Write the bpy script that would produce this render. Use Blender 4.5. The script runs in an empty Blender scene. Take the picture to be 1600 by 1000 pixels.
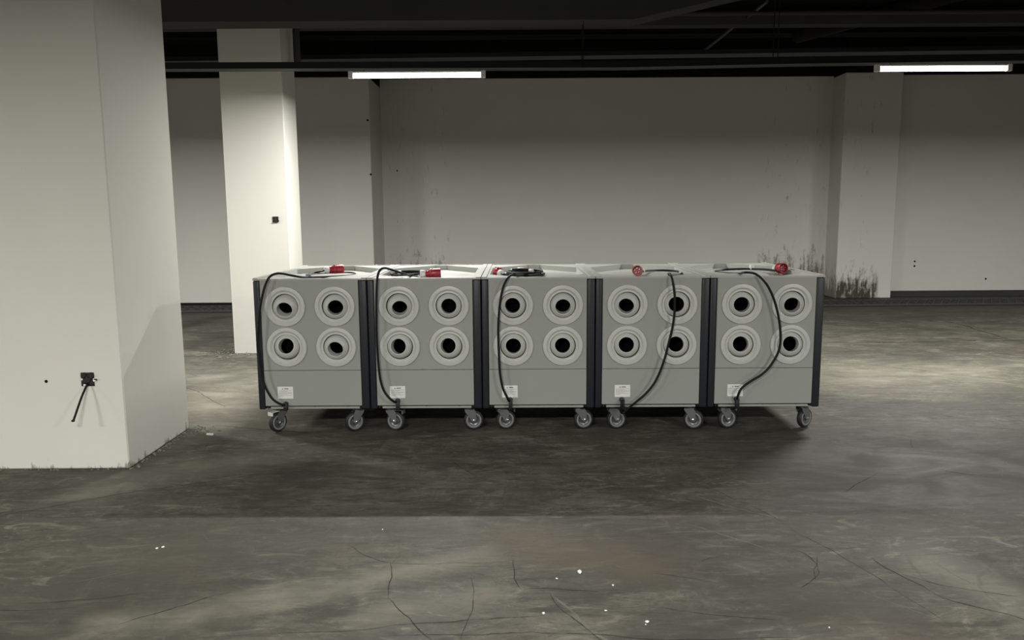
import bpy, bmesh, math, random
from mathutils import Vector, Matrix
from math import sin, cos, pi, radians, atan2, sqrt

sc = bpy.context.scene
C = sc.collection

# ---------------------------------------------------------------- camera
PITCH, ROLL, CAM_H, FPX = 7.92, 0.386, 1.336, 1218.8
cam_d = bpy.data.cameras.new('camera')
cam = bpy.data.objects.new('camera', cam_d); C.objects.link(cam)
cam_d.sensor_width = 36.0; cam_d.lens = FPX / 1600 * 36.0
cam_d.clip_start = 0.05; cam_d.clip_end = 200
a, b = radians(PITCH), radians(ROLL)
fw = Vector((0, cos(a), -sin(a))); up = Vector((0, sin(a), cos(a))); rt = Vector((1, 0, 0))
rx = rt * cos(b) - up * sin(b)
ux = rt * sin(b) + up * cos(b)
M = Matrix((rx, ux, -fw)).transposed().to_4x4(); M.translation = (0, 0, CAM_H)
cam.matrix_world = M
sc.camera = cam

# ---------------------------------------------------------------- world, exposure
w = bpy.data.worlds.new('garage_air'); sc.world = w; w.use_nodes = True
w.node_tree.nodes['Background'].inputs[0].default_value = (0.9, 0.95, 1.0, 1)
w.node_tree.nodes['Background'].inputs[1].default_value = 0.0
sc.view_settings.view_transform = 'Standard'
sc.view_settings.look = 'None'
sc.view_settings.gamma = 1.0
sc.view_settings.use_curve_mapping = False
sc.view_settings.exposure = 0.0
LAMP_W = 185.0                 # light given off by one tube
LAMP_COL = (1.0, 0.993, 0.950)
TUBE_L = 1.09
# tubes: (x, y, z, turn about z, share of LAMP_W); first two are in the picture, the others light the rest of the garage
TUBES = [(-0.770, 6.65, 2.452, 0.0, .76), (3.566, 6.65, 2.477, 0.4, .80),
         (-5.106, 6.65, 2.452, 0.0, 1.25), (7.90, 6.65, 2.495, 0.4, .95),
         (-10.1, -0.6, 2.55, 0.0, 1.5), (-5.48, -0.6, 2.55, 0.0, 1.6), (-0.83, -0.6, 2.55, 0.0, 1.5), (3.82, -0.6, 2.55, 0.0, 1.45), (8.4, -0.6, 2.55, 0.0, 1.4)]

# ---------------------------------------------------------------- materials
def nmat(name):
    m = bpy.data.materials.new(name); m.use_nodes = True
    nt = m.node_tree
    return m, nt, nt.nodes['Principled BSDF']
def N(nt, t, **kw):
    n = nt.nodes.new(t)
    for k, v in kw.items():
        if k.startswith('i_'): n.inputs[k[2:].replace('_', ' ')].default_value = v
        else: setattr(n, k, v)
    return n
def link(nt, o, i): nt.links.new(o, i)
def noise(nt, vec, scale, detail=4, rough=.55, dist=0.0):
    n = N(nt, 'ShaderNodeTexNoise'); n.inputs['Scale'].default_value = scale
    n.inputs['Detail'].default_value = detail; n.inputs['Roughness'].default_value = rough
    n.inputs['Distortion'].default_value = dist
    link(nt, vec, n.inputs['Vector']); return n.outputs['Fac']
def mapping(nt, vec, scale=(1,1,1), rot=(0,0,0), loc=(0,0,0)):
    n = N(nt, 'ShaderNodeMapping'); n.inputs['Scale'].default_value = scale
    n.inputs['Rotation'].default_value = rot; n.inputs['Location'].default_value = loc
    link(nt, vec, n.inputs['Vector']); return n.outputs['Vector']
def ramp(nt, fac, stops):
    r = N(nt, 'ShaderNodeMapRange'); r.interpolation_type = 'SMOOTHSTEP'
    r.inputs['From Min'].default_value = stops[0]; r.inputs['From Max'].default_value = stops[1]
    r.inputs['To Min'].default_value = stops[2]; r.inputs['To Max'].default_value = stops[3]
    link(nt, fac, r.inputs['Value']); return r.outputs['Result']
def mth(nt, op, x, y=None, z=None):
    n = N(nt, 'ShaderNodeMath', operation=op)
    for i, v in enumerate((x, y, z)):
        if v is None: continue
        if isinstance(v, (int, float)): n.inputs[i].default_value = v
        else: link(nt, v, n.inputs[i])
    return n.outputs[0]
def vmth(nt, op, x, y=None, out=0):
    n = N(nt, 'ShaderNodeVectorMath', operation=op)
    for i, v in enumerate((x, y)):
        if v is None: continue
        if isinstance(v, tuple): n.inputs[i].default_value = v
        else: link(nt, v, n.inputs[i])
    return n.outputs[out]
def mix(nt, fac, c1, c2, mode='MIX'):
    n = N(nt, 'ShaderNodeMix', data_type='RGBA', blend_type=mode)
    for k, v in ((0, fac), (6, c1), (7, c2)):
        if isinstance(v, (int, float)): n.inputs[k].default_value = v
        elif isinstance(v, tuple): n.inputs[k].default_value = v if len(v) == 4 else v + (1,)
        else: link(nt, v, n.inputs[k])
    return n.outputs[2]
def seg(nt, P, p1, p2):
    """distance on the ground from P to the segment p1-p2"""
    ax, ay = p1; bx_, by_ = p2; dx, dy = bx_-ax, by_-ay; L2 = dx*dx+dy*dy
    pa = vmth(nt, 'SUBTRACT', P, (ax, ay, 0))
    h = N(nt, 'ShaderNodeMath', operation='DIVIDE', use_clamp=True)
    link(nt, vmth(nt, 'DOT_PRODUCT', pa, (dx, dy, 0), 1), h.inputs[0]); h.inputs[1].default_value = L2
    ba = N(nt, 'ShaderNodeVectorMath', operation='SCALE'); ba.inputs[0].default_value = (dx, dy, 0)
    link(nt, h.outputs[0], ba.inputs['Scale'])
    return vmth(nt, 'LENGTH', vmth(nt, 'SUBTRACT', pa, ba.outputs[0]), None, 1)
def bump(nt, bs, h, strength, dist=.01):
    n = N(nt, 'ShaderNodeBump'); n.inputs['Strength'].default_value = strength
    n.inputs['Distance'].default_value = dist
    link(nt, h, n.inputs['Height']); link(nt, n.outputs[0], bs.inputs['Normal'])
def paint(name, col, rough=.5, metal=0.0, var=.06, sc_=6.0, bmp=.0, spec=.5):
    m, nt, bs = nmat(name)
    tc = N(nt, 'ShaderNodeTexCoord').outputs['Object']
    n = noise(nt, tc, sc_, 5)
    lo = tuple(c*(1-var) for c in col); hi = tuple(min(1, c*(1+var)) for c in col)
    link(nt, mix(nt, n, lo, hi), bs.inputs['Base Color'])
    bs.inputs['Roughness'].default_value = rough; bs.inputs['Metallic'].default_value = metal
    bs.inputs['Specular IOR Level'].default_value = spec
    if bmp: bump(nt, bs, noise(nt, tc, sc_*25, 3), bmp, .002)
    return m

def plaster(name, col, stains=()):
    m, nt, bs = nmat(name)
    tc = N(nt, 'ShaderNodeTexCoord').outputs['Object']
    big = noise(nt, tc, .7, 3); mid = noise(nt, mapping(nt, tc, (1, 1, .45)), 3.2, 5, .6); fine = noise(nt, tc, 55, 4)
    c = mix(nt, big, tuple(x*.93 for x in col), tuple(x*1.04 for x in col))
    c = mix(nt, ramp(nt, mid, (.35, .7, 0, .35)), c, tuple(x*.94 for x in col))
    # grime creeping up from the floor
    sep = N(nt, 'ShaderNodeSeparateXYZ'); link(nt, tc, sep.inputs[0])
    rag = noise(nt, mapping(nt, tc, (13, 13, 3)), 1.0, 8, .75)
    zz = mth(nt, 'ADD', sep.outputs[2], mth(nt, 'MULTIPLY', rag, -.43))
    c = mix(nt, ramp(nt, zz, (-.236, -.212, .75, 0)), c, (.15, .14, .115))
    c = mix(nt, ramp(nt, sep.outputs[2], (0, .012, .6, 0)), c, (.16, .15, .125))
    for (x0, x1, zt, den) in stains:      # mould streaks, a patch with a shape of its own
        xm, hw = (x0+x1)/2, (x1-x0)/2
        dx = mth(nt, 'ABSOLUTE', mth(nt, 'SUBTRACT', sep.outputs[0], xm))
        edge = ramp(nt, dx, (hw*.8, hw, 1, 0))
        st = noise(nt, mapping(nt, tc, (16, 16, 3.0)), 1.5, 9, .80)
        st2 = noise(nt, mapping(nt, tc, (5, 5, 4.0)), 1.0, 5, .7)
        hz = ramp(nt, sep.outputs[2], (0.0, zt, .15, -.17))
        k = mth(nt, 'ADD', mth(nt, 'ADD', st, hz), mth(nt, 'MULTIPLY', mth(nt, 'SUBTRACT', st2, .5), .5))
        low = mth(nt, 'MULTIPLY', ramp(nt, k, (.42, .54, 0, .7)), edge)
        c = mix(nt, low, c, (.24, .225, .175))
        k = mth(nt, 'MULTIPLY', ramp(nt, k, (.54, .61, 0, den)), edge)
        c = mix(nt, k, c, (.05, .045, .032))
    link(nt, c, bs.inputs['Base Color'])
    bs.inputs['Roughness'].default_value = .85; bs.inputs['Specular IOR Level'].default_value = .25
    bump(nt, bs, mth(nt, 'ADD', mth(nt, 'MULTIPLY', fine, .25), mid), .25, .006)
    return m

def floor_material():
    m, nt, bs = nmat('worn_concrete')
    tc = N(nt, 'ShaderNodeTexCoord').outputs['Object']
    wob = N(nt, 'ShaderNodeTexNoise'); wob.inputs['Scale'].default_value = 1.6; wob.inputs['Detail'].default_value = 6
    wob.inputs['Roughness'].default_value = .6
    link(nt, tc, wob.inputs['Vector'])
    off = N(nt, 'ShaderNodeVectorMath', operation='SCALE'); off.inputs['Scale'].default_value = .22
    link(nt, vmth(nt, 'SUBTRACT', wob.outputs['Color'], (.5, .5, .5)), off.inputs[0])
    P = vmth(nt, 'MULTIPLY', vmth(nt, 'ADD', tc, off.outputs[0]), (1, 1, 0))
    off2 = N(nt, 'ShaderNodeVectorMath', operation='SCALE'); off2.inputs['Scale'].default_value = 1.6
    link(nt, off.outputs[0], off2.inputs[0])
    Pb = vmth(nt, 'MULTIPLY', vmth(nt, 'ADD', tc, off2.outputs[0]), (1, 1, 0))
    big = noise(nt, tc, .55, 6, .6, .4)
    mid = noise(nt, mapping(nt, tc, (1, 1.6, 1)), 2.1, 8, .66, .6)
    tro = noise(nt, mapping(nt, tc, (1.1, 4.5, 1), (0, 0, .10)), 2.6, 7, .66, .8)      # trowel sweeps
    tro2 = noise(nt, mapping(nt, tc, (5.0, 1.3, 1), (0, 0, .9)), 2.2, 7, .66, .6)
    fine = noise(nt, tc, 70, 4, .7)
    c = mix(nt, ramp(nt, big, (.32, .68, 0, 1)), (.066, .064, .055), (.105, .101, .088))
    c = mix(nt, ramp(nt, mid, (.40, .66, 0, .75)), c, (.135, .130, .112))
    c = mix(nt, ramp(nt, tro, (.47, .66, 0, .7)), c, (.044, .043, .037))
    c = mix(nt, ramp(nt, tro2, (.54, .72, 0, .5)), c, (.155, .149, .130))
    c = mix(nt, ramp(nt, noise(nt, mapping(nt, tc, (1, 3, 1), (0, 0, -.3)), 6.5, 8, .72, 1.0), (.56, .74, 0, .55)), c, (.185, .178, .155))
    c = mix(nt, ramp(nt, fine, (.3, .75, .0, .35)), c, (.062, .060, .052))
    st1 = noise(nt, mapping(nt, tc, (1.0, 2.6, 1), (0, 0, .12)), 4.0, 9, .72, 1.6)
    st3 = noise(nt, mapping(nt, tc, (1.2, 2.0, 1), (0, 0, -.35)), 8.0, 8, .74, 1.8)
    c = mix(nt, ramp(nt, st1, (.52, .66, 0, .60)), c, (.200, .191, .163))
    c = mix(nt, ramp(nt, st1, (.34, .48, .60, 0)), c, (.046, .044, .037))
    c = mix(nt, ramp(nt, st3, (.55, .68, 0, .55)), c, (.175, .166, .142))
    c = mix(nt, ramp(nt, st3, (.34, .46, .50, 0)), c, (.048, .046, .039))
    blot = noise(nt, tc, 1.3, 5, .6, .3)
    c = mix(nt, ramp(nt, blot, (.50, .70, 0, .50)), c, (.090, .074, .059))
    blot2 = noise(nt, mapping(nt, tc, (1, 1.3, 1), (0, 0, .4), (3, 7, 0)), .85, 6, .62, .5)
    c = mix(nt, ramp(nt, blot2, (.47, .62, 0, .55)), c, (.050, .048, .041))
    sp = noise(nt, tc, 26, 6, .8)
    c = mix(nt, ramp(nt, sp, (.60, .74, 0, .5)), c, (.20, .19, .165))
    # pale patches and darker, browner ones; wide dark pair at right paints weaker light
    for p1, p2, wd, col, amt in [
        ((-1.35, 2.40), (-.10, 2.90), .14, (0.205, 0.198, 0.171), .55), ((-.45, 2.45), (-.15, 2.55), .16, (0.205, 0.198, 0.171), .45),
        ((-2.25, 5.7), (-1.85, 5.0), .50, (0.285, 0.273, 0.236), .55), ((-3.2, 6.3), (-1.8, 6.2), .45, (0.260, 0.254, 0.223), .45),
        ((1.62, 2.85), (1.75, 2.35), .22, (0.205, 0.198, 0.174), .6), ((2.6, 6.2), (6.5, 6.4), .9, (0.211, 0.205, 0.174), .4),
        ((-2.05, 3.7), (-1.3, 4.2), .30, (0.211, 0.205, 0.180), .45),
        ((.5, 2.9), (1.1, 3.2), .35, (.052, .047, .040), .6), ((-1.7, 3.1), (-.5, 3.25), .3, (.058, .055, .047), .5), ((1.5, 4.2), (3.2, 4.0), .9, (.050, .048, .042), .8),  # last one darkens the right-hand floor where the tubes light it too strongly
        ((.05, 3.05), (.45, 2.85), .32, (0.115, 0.092, 0.069), .7), ((1.0, 2.75), (1.25, 2.6), .25, (0.056, 0.055, 0.050), .5),
        ((-.9, 3.0), (-.2, 3.3), .3, (0.081, 0.077, 0.065), .4), ((-1.9, 2.7), (-1.3, 3.0), .4, (0.093, 0.090, 0.074), .5),
        ((1.7, 3.6), (3.2, 3.9), .75, (.055, .053, .046), .75), ((-4.2, 8.6), (-3.8, 10), .45, (.03, .029, .025), .8),  # first one also paints the right-hand floor as less lit
        ((.4, 2.3), (.9, 2.45), .12, (0.056, 0.055, 0.048), .5)]:
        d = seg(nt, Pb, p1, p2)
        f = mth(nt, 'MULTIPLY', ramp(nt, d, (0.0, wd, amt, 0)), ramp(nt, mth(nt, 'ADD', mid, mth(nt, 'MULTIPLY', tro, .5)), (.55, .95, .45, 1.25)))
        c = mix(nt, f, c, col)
    # fine random scratch marks
    for rot, s_, thr in ((.5, 2.2, .018),):
        vo = N(nt, 'ShaderNodeTexVoronoi', feature='DISTANCE_TO_EDGE'); vo.inputs['Scale'].default_value = s_
        link(nt, mapping(nt, P, (1, .35, 1), (0, 0, rot)), vo.inputs['Vector'])
        k = mth(nt, 'MULTIPLY', ramp(nt, vo.outputs['Distance'], (0, thr*.6, .32, 0)), ramp(nt, noise(nt, tc, 1.3+s_*.2, 2), (.5, .62, 0, 1)))
        c = mix(nt, k, c, (.05, .05, .045))
    # floor darkens towards the drain along the far wall
    sep = N(nt, 'ShaderNodeSeparateXYZ'); link(nt, P, sep.inputs[0])
    c = mix(nt, ramp(nt, sep.outputs[1], (9.7, 10.9, 0, .75)), c, (.05, .05, .045))
    gm = N(nt, 'ShaderNodeGamma'); gm.inputs[1].default_value = 1.28; link(nt, c, gm.inputs[0])
    c = mix(nt, 1.0, gm.outputs[0], (1.80, 1.765, 1.65), 'MULTIPLY')
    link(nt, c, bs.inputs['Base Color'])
    link(nt, ramp(nt, mid, (.3, .7, .62, .78)), bs.inputs['Roughness'])
    bs.inputs['Specular IOR Level'].default_value = .35
    bump(nt, bs, mth(nt, 'ADD', mth(nt, 'MULTIPLY', fine, .2), mth(nt, 'ADD', mid, mth(nt, 'MULTIPLY', tro, .6))), .45, .008)
    return m

def emit(name, col, s):
    m, nt, bs = nmat(name)
    bs.inputs['Base Color'].default_value = (.9, .9, .9, 1)
    bs.inputs['Emission Color'].default_value = col + (1,)
    bs.inputs['Emission Strength'].default_value = s
    return m

MT = dict(
    floor=floor_material(),
    column=plaster('white_plaster', (.66, .645, .585)),
    wall=plaster('wall_plaster', (.68, .665, .61)),
    middle=plaster('stained_wall_plaster', (.68, .665, .61), stains=((3.8, 4.95, .95, .55), (-1.95, -.9, .9, .25))),
    pilaster=plaster('mouldy_plaster', (.68, .665, .61), stains=((4.86, 5.56, .62, .95),)),
    black=paint('matt_black_paint', (.004, .004, .004), .9, var=.3, sc_=1.2, spec=.2),
    soot=paint('dark_grey_paint', (.050, .050, .046), .85, var=.25, sc_=1.0, spec=.2),
    band=paint('charcoal_paint', (.011, .0105, .010), .85, var=.25, sc_=1.0, spec=.2),
    tray=paint('black_steel', (.005, .006, .006), .5, .0, var=.2, sc_=2, spec=.4),
    pipe=paint('dull_pipe', (.045, .045, .04), .6, .0),
    shell=paint('grey_powder_coat', (.30, .308, .28), .42, var=.025, sc_=3, bmp=.03),
    rim=paint('pale_powder_coat', (.37, .378, .345), .40, var=.03, sc_=4, bmp=.03),
    navy=paint('navy_powder_coat', (.013, .0145, .020), .38, var=.06, sc_=4, bmp=.03),
    nozzle=paint('white_aluminium', (.50, .51, .475), .35, var=.02, sc_=8),
    bore=paint('bore_shade_black', (.004, .004, .004), .95, spec=.05),
    rubber=paint('black_rubber', (.010, .010, .010), .45, var=.2, sc_=40),
    cable=paint('black_cable_sheath', (.004, .004, .004), .55, var=.2, sc_=40, spec=.25),
    zinc=paint('zinc_plate', (.20, .21, .215), .38, .6, var=.12, sc_=30),
    tread=paint('black_tyre', (.013, .013, .013), .6, var=.2, sc_=40),
    greyring=paint('grey_plastic', (.21, .21, .20), .5, var=.05, sc_=30),
    hub=paint('steel_hub', (.13, .14, .145), .35, .6, var=.1, sc_=40),
    chrome=paint('bright_steel', (.8, .8, .78), .18, 1.0, var=.03),
    red=paint('red_plastic', (.36, .022, .035), .34, var=.06, sc_=30),
    white=paint('white_plastic', (.74, .74, .70), .4, var=.03, sc_=30),
    tag=paint('glossy_white_label', (.74, .75, .72), .35, var=.02, sc_=20),
    ink=paint('grey_ink', (.09, .09, .085), .7),
    inkl=paint('pale_ink', (.27, .27, .26), .7),
    hole=paint('hole_shade_black', (.01, .01, .01), .95, spec=.05),
    rust=paint('dark_iron_box', (.02, .018, .015), .6, .3, var=.5, sc_=60),
    mesh=paint('drain_steel', (.07, .07, .065), .6, .5, var=.3, sc_=20),
    chip=paint('white_chip', (.78, .77, .72), .7, var=.1, sc_=60),
    crumb=paint('plaster_crumb', (.19, .18, .15), .9, var=.35, sc_=30),
    tube=emit('lit_tube', (1.0, .985, .94), 9.0),
)

# ---------------------------------------------------------------- mesh helpers
def obj(name, bm, m, parent=None, smooth=None):
    me = bpy.data.meshes.new(name); bm.normal_update(); bm.to_mesh(me); bm.free()
    for mm in (m if isinstance(m, (list, tuple)) else (m,)): me.materials.append(mm)
    if smooth is not None:
        me.polygons.foreach_set('use_smooth', [True]*len(me.polygons))
        if smooth < 180: me.set_sharp_from_angle(angle=radians(smooth))
    o = bpy.data.objects.new(name, me); C.objects.link(o)
    if parent: o.parent = parent
    return o
def tag(o, label=None, cat=None, group=None, kind=None):
    if label: o['label'] = label
    if cat: o['category'] = cat
    if group: o['group'] = group
    if kind: o['kind'] = kind
    return o
def thing(name, label, cat, loc=(0,0,0), rotz=0, group=None):
    o = bpy.data.objects.new(name, None); C.objects.link(o); o.empty_display_size = .1
    o.location = loc; o.rotation_euler = (0, 0, rotz)
    return tag(o, label, cat, group)
def struct(name, bm, m, parent=None, smooth=None):
    o = obj(name, bm, m, parent, smooth)
    if parent is None: o['kind'] = 'structure'
    return o
def box(bm, x0, x1, y0, y1, z0, z1, bev=0, mi=0, mat=None, segs=2):
    r = bmesh.ops.create_cube(bm, size=1)
    vs = r['verts']
    for v in vs:
        v.co = Vector(((x0+x1)/2 + v.co.x*(x1-x0), (y0+y1)/2 + v.co.y*(y1-y0), (z0+z1)/2 + v.co.z*(z1-z0)))
    fs = set(f for v in vs for f in v.link_faces)
    for f in fs: f.material_index = mi
    if bev:
        es = list(set(e for v in vs for e in v.link_edges))
        rr = bmesh.ops.bevel(bm, geom=es, offset=bev, segments=segs, affect='EDGES', profile=.5, clamp_overlap=True)
        vs = list(set(v for f in rr['faces'] for v in f.verts) | set(v for v in vs if v.is_valid))
        for v in vs:
            for f in v.link_faces: f.material_index = mi
    if mat is not None: bmesh.ops.transform(bm, matrix=mat, verts=[v for v in vs if v.is_valid])
    return bm
def bx(*a_, **k): return box(bmesh.new(), *a_, **k)
def lathe(bm, prof, mat=None, n=40, mi=0, closed=False):
    """prof: (radius, height along +Z)"""
    rings = []
    for r, h in prof:
        if r < 1e-6: rings.append([bm.verts.new((0, 0, h))])
        else: rings.append([bm.verts.new((r*cos(2*pi*k/n), r*sin(2*pi*k/n), h)) for k in range(n)])
    pairs = list(zip(rings[:-1], rings[1:]))
    if closed: pairs.append((rings[-1], rings[0]))
    for A, B in pairs:
        for k in range(n):
            k2 = (k+1) % n
            if len(A) == 1 and len(B) == 1: continue
            if len(A) == 1: f = bm.faces.new((A[0], B[k2], B[k]))
            elif len(B) == 1: f = bm.faces.new((A[k], A[k2], B[0]))
            else: f = bm.faces.new((A[k], A[k2], B[k2], B[k]))
            f.material_index = mi
    if mat is not None: bmesh.ops.transform(bm, matrix=mat, verts=[v for R in rings for v in R])
    return bm
def spline(pts, sub=6):
    P = [Vector(p) for p in pts]; P = [P[0]*2-P[1]] + P + [P[-1]*2-P[-2]]
    out = []
    for i in range(1, len(P)-2):
        p0, p1, p2, p3 = P[i-1:i+3]
        for k in range(sub):
            t = k/sub
            out.append(.5*((2*p1) + (p2-p0)*t + (2*p0-5*p1+4*p2-p3)*t*t + (3*p1-p0-3*p2+p3)*t**3))
    out.append(P[-2]); return out
def tube(bm, pts, r, n=10, mi=0, cap=True):
    T = None; rings = []; u = None
    for i, p in enumerate(pts):
        t = (pts[min(i+1, len(pts)-1)] - pts[max(i-1, 0)])
        if t.length < 1e-7: continue
        t.normalize()
        if u is None:
            u = t.orthogonal().normalized()
        else:
            u = (u - t*u.dot(t)).normalized()
        v = t.cross(u)
        rr = r[i] if isinstance(r, (list, tuple)) else r
        rings.append([bm.verts.new(p + (u*cos(2*pi*k/n) + v*sin(2*pi*k/n))*rr) for k in range(n)])
    for A, B in zip(rings[:-1], rings[1:]):
        for k in range(n):
            f = bm.faces.new((A[k], A[(k+1) % n], B[(k+1) % n], B[k])); f.material_index = mi
    if cap:
        bm.faces.new(list(reversed(rings[0]))).material_index = mi
        bm.faces.new(rings[-1]).material_index = mi
    return bm
def prism(bm, poly, z0, z1, mi=0, mat=None):
    A = [bm.verts.new((x, y, z0)) for x, y in poly]; B = [bm.verts.new((x, y, z1)) for x, y in poly]
    n = len(poly)
    fs = [bm.faces.new(list(reversed(A))), bm.faces.new(B)]
    for k in range(n): fs.append(bm.faces.new((A[k], A[(k+1) % n], B[(k+1) % n], B[k])))
    for f in fs: f.material_index = mi
    if mat is not None: bmesh.ops.transform(bm, matrix=mat, verts=A+B)
    return bm
def rotZto(d):
    return Vector((0, 0, 1)).rotation_difference(Vector(d).normalized()).to_matrix().to_4x4()
def place(d, loc): return Matrix.Translation(Vector(loc)) @ rotZto(d)

# ================================================================ THE GARAGE SHELL
# floor
bm = bmesh.new()
bmesh.ops.create_grid(bm, x_segments=2, y_segments=2, size=1)
for v in bm.verts: v.co = Vector((v.co.x*14, 1.5 + v.co.y*11.5, 0))
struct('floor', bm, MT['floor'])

# joints, cracks and scratches in the floor: thin patchy strips lying on it
FLOOR = C.objects['floor']
LINES = [
        ((.45, 4.42), (4.5, 4.40), .008, (0.248, 0.242, 0.211), .7), ((2.5, 7.78), (8, 7.85), .03, (0.037, 0.036, 0.031), .8),
        ((5.19, 9.35), (5.13, 7.72), .03, (0.037, 0.036, 0.031), .8), ((4.0, 9.6), (5.13, 7.72), .02, (0.037, 0.036, 0.031), .6),
        ((1.384, 2.869), (1.488, 2.539), .006, (0.031, 0.031, 0.028), .9), ((1.488, 2.539), (1.70, 2.36), .008, (0.031, 0.031, 0.028), .9),
        ((1.43, 2.72), (1.75, 2.55), .005, (0.037, 0.036, 0.031), .7), ((1.40, 2.87), (1.9, 2.95), .006, (0.223, 0.217, 0.186), .5),
        ((-.476, 2.842), (-.438, 2.566), .005, (0.031, 0.031, 0.028), .85), ((-.438, 2.566), (-.26, 2.30), .006, (0.031, 0.031, 0.028), .85),
        ((-.66, 3.0), (-.476, 2.842), .005, (0.031, 0.031, 0.028), .8), ((-.476, 2.842), (.0, 2.86), .004, (0.037, 0.037, 0.031), .6),
        ((-.16, 2.72), (-.17, 2.3), .004, (0.037, 0.037, 0.031), .5), ((-.75, 2.35), (.1, 2.44), .006, (0.031, 0.031, 0.028), .8),
        ((-1.3, 2.40), (-1.0, 2.62), .006, (0.031, 0.031, 0.028), .6), ((-2.4, 3.3), (-1.3, 3.9), .006, (0.031, 0.031, 0.028), .5),
        ((.153, 3.082), (.471, 3.077), .004, (0.310, 0.304, 0.273), .8), ((0, 2.86), (.03, 2.62), .005, (0.031, 0.031, 0.028), .8),
        ((.03, 2.62), (.3, 2.60), .005, (0.031, 0.031, 0.028), .6), ((.128, 2.581), (.32, 2.25), .016, (0.167, 0.161, 0.143), .6),
        ((.13, 2.6), (.3, 2.25), .005, (0.031, 0.031, 0.028), .8), ((-.4, 2.32), (.9, 2.30), .006, (0.031, 0.031, 0.028), .6),
        ((.9, 3.7), (1.15, 3.25), .004, (0.025, 0.025, 0.022), .9), ((1.15, 3.25), (1.4, 2.4), .004, (0.050, 0.050, 0.043), .5),
        ((.85, 3.55), (1.2, 3.2), .010, (0.167, 0.161, 0.143), .5), ((.6, 3.10), (1.2, 3.12), .008, (0.186, 0.180, 0.155), .5),
        ((.75, 3.2), (1.0, 2.95), .008, (0.198, 0.192, 0.167), .5), ((1.1, 2.95), (1.15, 2.8), .006, (0.037, 0.037, 0.031), .7),
        ((1.15, 2.8), (1.02, 2.62), .005, (0.037, 0.037, 0.031), .7), ((1.18, 2.88), (1.1, 2.68), .004, (0.037, 0.037, 0.031), .6),
        ((-3.4, 6.9), (-2.0, 5.3), .008, (0.043, 0.043, 0.037), .7), ((-2.1, 4.9), (-1.2, 4.6), .006, (0.037, 0.037, 0.031), .7),
        ((-1.1, 3.42), (-.8, 3.42), .006, (0.025, 0.025, 0.022), .7), ((-6, 3.05), (-1.9, 3.7), .006, (0.186, 0.180, 0.155), .45),
        ((2.0, 5.7), (6.0, 5.3), .010, (0.174, 0.167, 0.143), .5), ((3.1, 6.6), (3.9, 6.0), .010, (0.056, 0.056, 0.050), .6),
        ((2.2, 3.9), (2.35, 3.8), .008, (0.031, 0.031, 0.025), .8), ((2.0, 3.0), (2.6, 3.2), .005, (0.037, 0.037, 0.031), .6),
        ((-.35, 4.1), (-.1, 3.75), .004, (0.031, 0.031, 0.028), .6), ((-2.1, 2.5), (-1.5, 2.52), .005, (0.031, 0.031, 0.028), .6)]
def worn(name, col, amt):
    m, nt, bs = nmat(name)
    tc = N(nt, 'ShaderNodeTexCoord').outputs['Object']
    k = ramp(nt, noise(nt, tc, 9, 5, .7), (.34, .60, amt*.35, min(1, amt*1.15)))
    bs.inputs['Base Color'].default_value = col + (1,); bs.inputs['Roughness'].default_value = .8
    bs.inputs['Specular IOR Level'].default_value = .2
    tr = N(nt, 'ShaderNodeBsdfTransparent'); mx = N(nt, 'ShaderNodeMixShader')
    link(nt, k, mx.inputs[0]); link(nt, tr.outputs[0], mx.inputs[1]); link(nt, bs.outputs[0], mx.inputs[2])
    link(nt, mx.outputs[0], nt.nodes['Material Output'].inputs['Surface'])
    return m
WORN = {'dark': worn('crack_dirt', (.036, .035, .030), .7), 'pale': worn('pale_scratch', (.21, .205, .175), .55)}
rl = random.Random(21)
def strip(bm, p1, p2, wd, wob, mi=0):
    L = sqrt((p2[0]-p1[0])**2 + (p2[1]-p1[1])**2); n = max(6, int(L/.03))
    ux_, uy_ = (p2[0]-p1[0])/L, (p2[1]-p1[1])/L
    ph = [rl.uniform(0, 6.28) for _ in range(5)]; prev = None
    for k in range(n+1):
        t = k/n
        off = sum(sin(t*L*f_ + ph[q])*a_ for q, (f_, a_) in enumerate(((3, 1), (9, .4), (23, .16), (51, .08), (97, .04))))*wob*min(1, 4*t*(1-t)+.1) + rl.uniform(-1, 1)*wob*.05
        w_ = wd*(.35+.65*min(1, 6*t*(1-t)))*rl.uniform(.6, 1.25)*.5
        cx, cy = p1[0]+ux_*L*t - uy_*off, p1[1]+uy_*L*t + ux_*off
        A = bm.verts.new((cx-uy_*w_, cy+ux_*w_, .0007)); B = bm.verts.new((cx+uy_*w_, cy-ux_*w_, .0007))
        if prev:
            f = bm.faces.new((prev[0], prev[1], B, A)); f.material_index = mi
        prev = (A, B)
bmd = bmesh.new(); bmp_ = bmesh.new()
for p1, p2, wd, col, amt in LINES:
    dark = col[0] < .15
    strip(bmd if dark else bmp_, p1, p2, wd*(.75 if dark else 1.0), .022 if wd < .02 else .03)
for k in range(150):        # small scratches all over
    x = rl.uniform(-6, 7); y = 2.2 + 7.5*rl.random()**1.5; an = rl.choice((.2, -.3, .7, -.8, .05)) + rl.gauss(0, .25); L = rl.uniform(.06, .45)
    strip(bmd if rl.random() < .3 else bmp_, (x, y), (x+L*cos(an), y+L*sin(an)), rl.uniform(.0015, .0045), .010)
struct('floor_cracks', bmd, WORN['dark'], FLOOR); struct('floor_scratches', bmp_, WORN['pale'], FLOOR)
struct('ceiling', bx(-14, 14, -10, 13, 3.95, 4.1), MT['black'])

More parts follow.
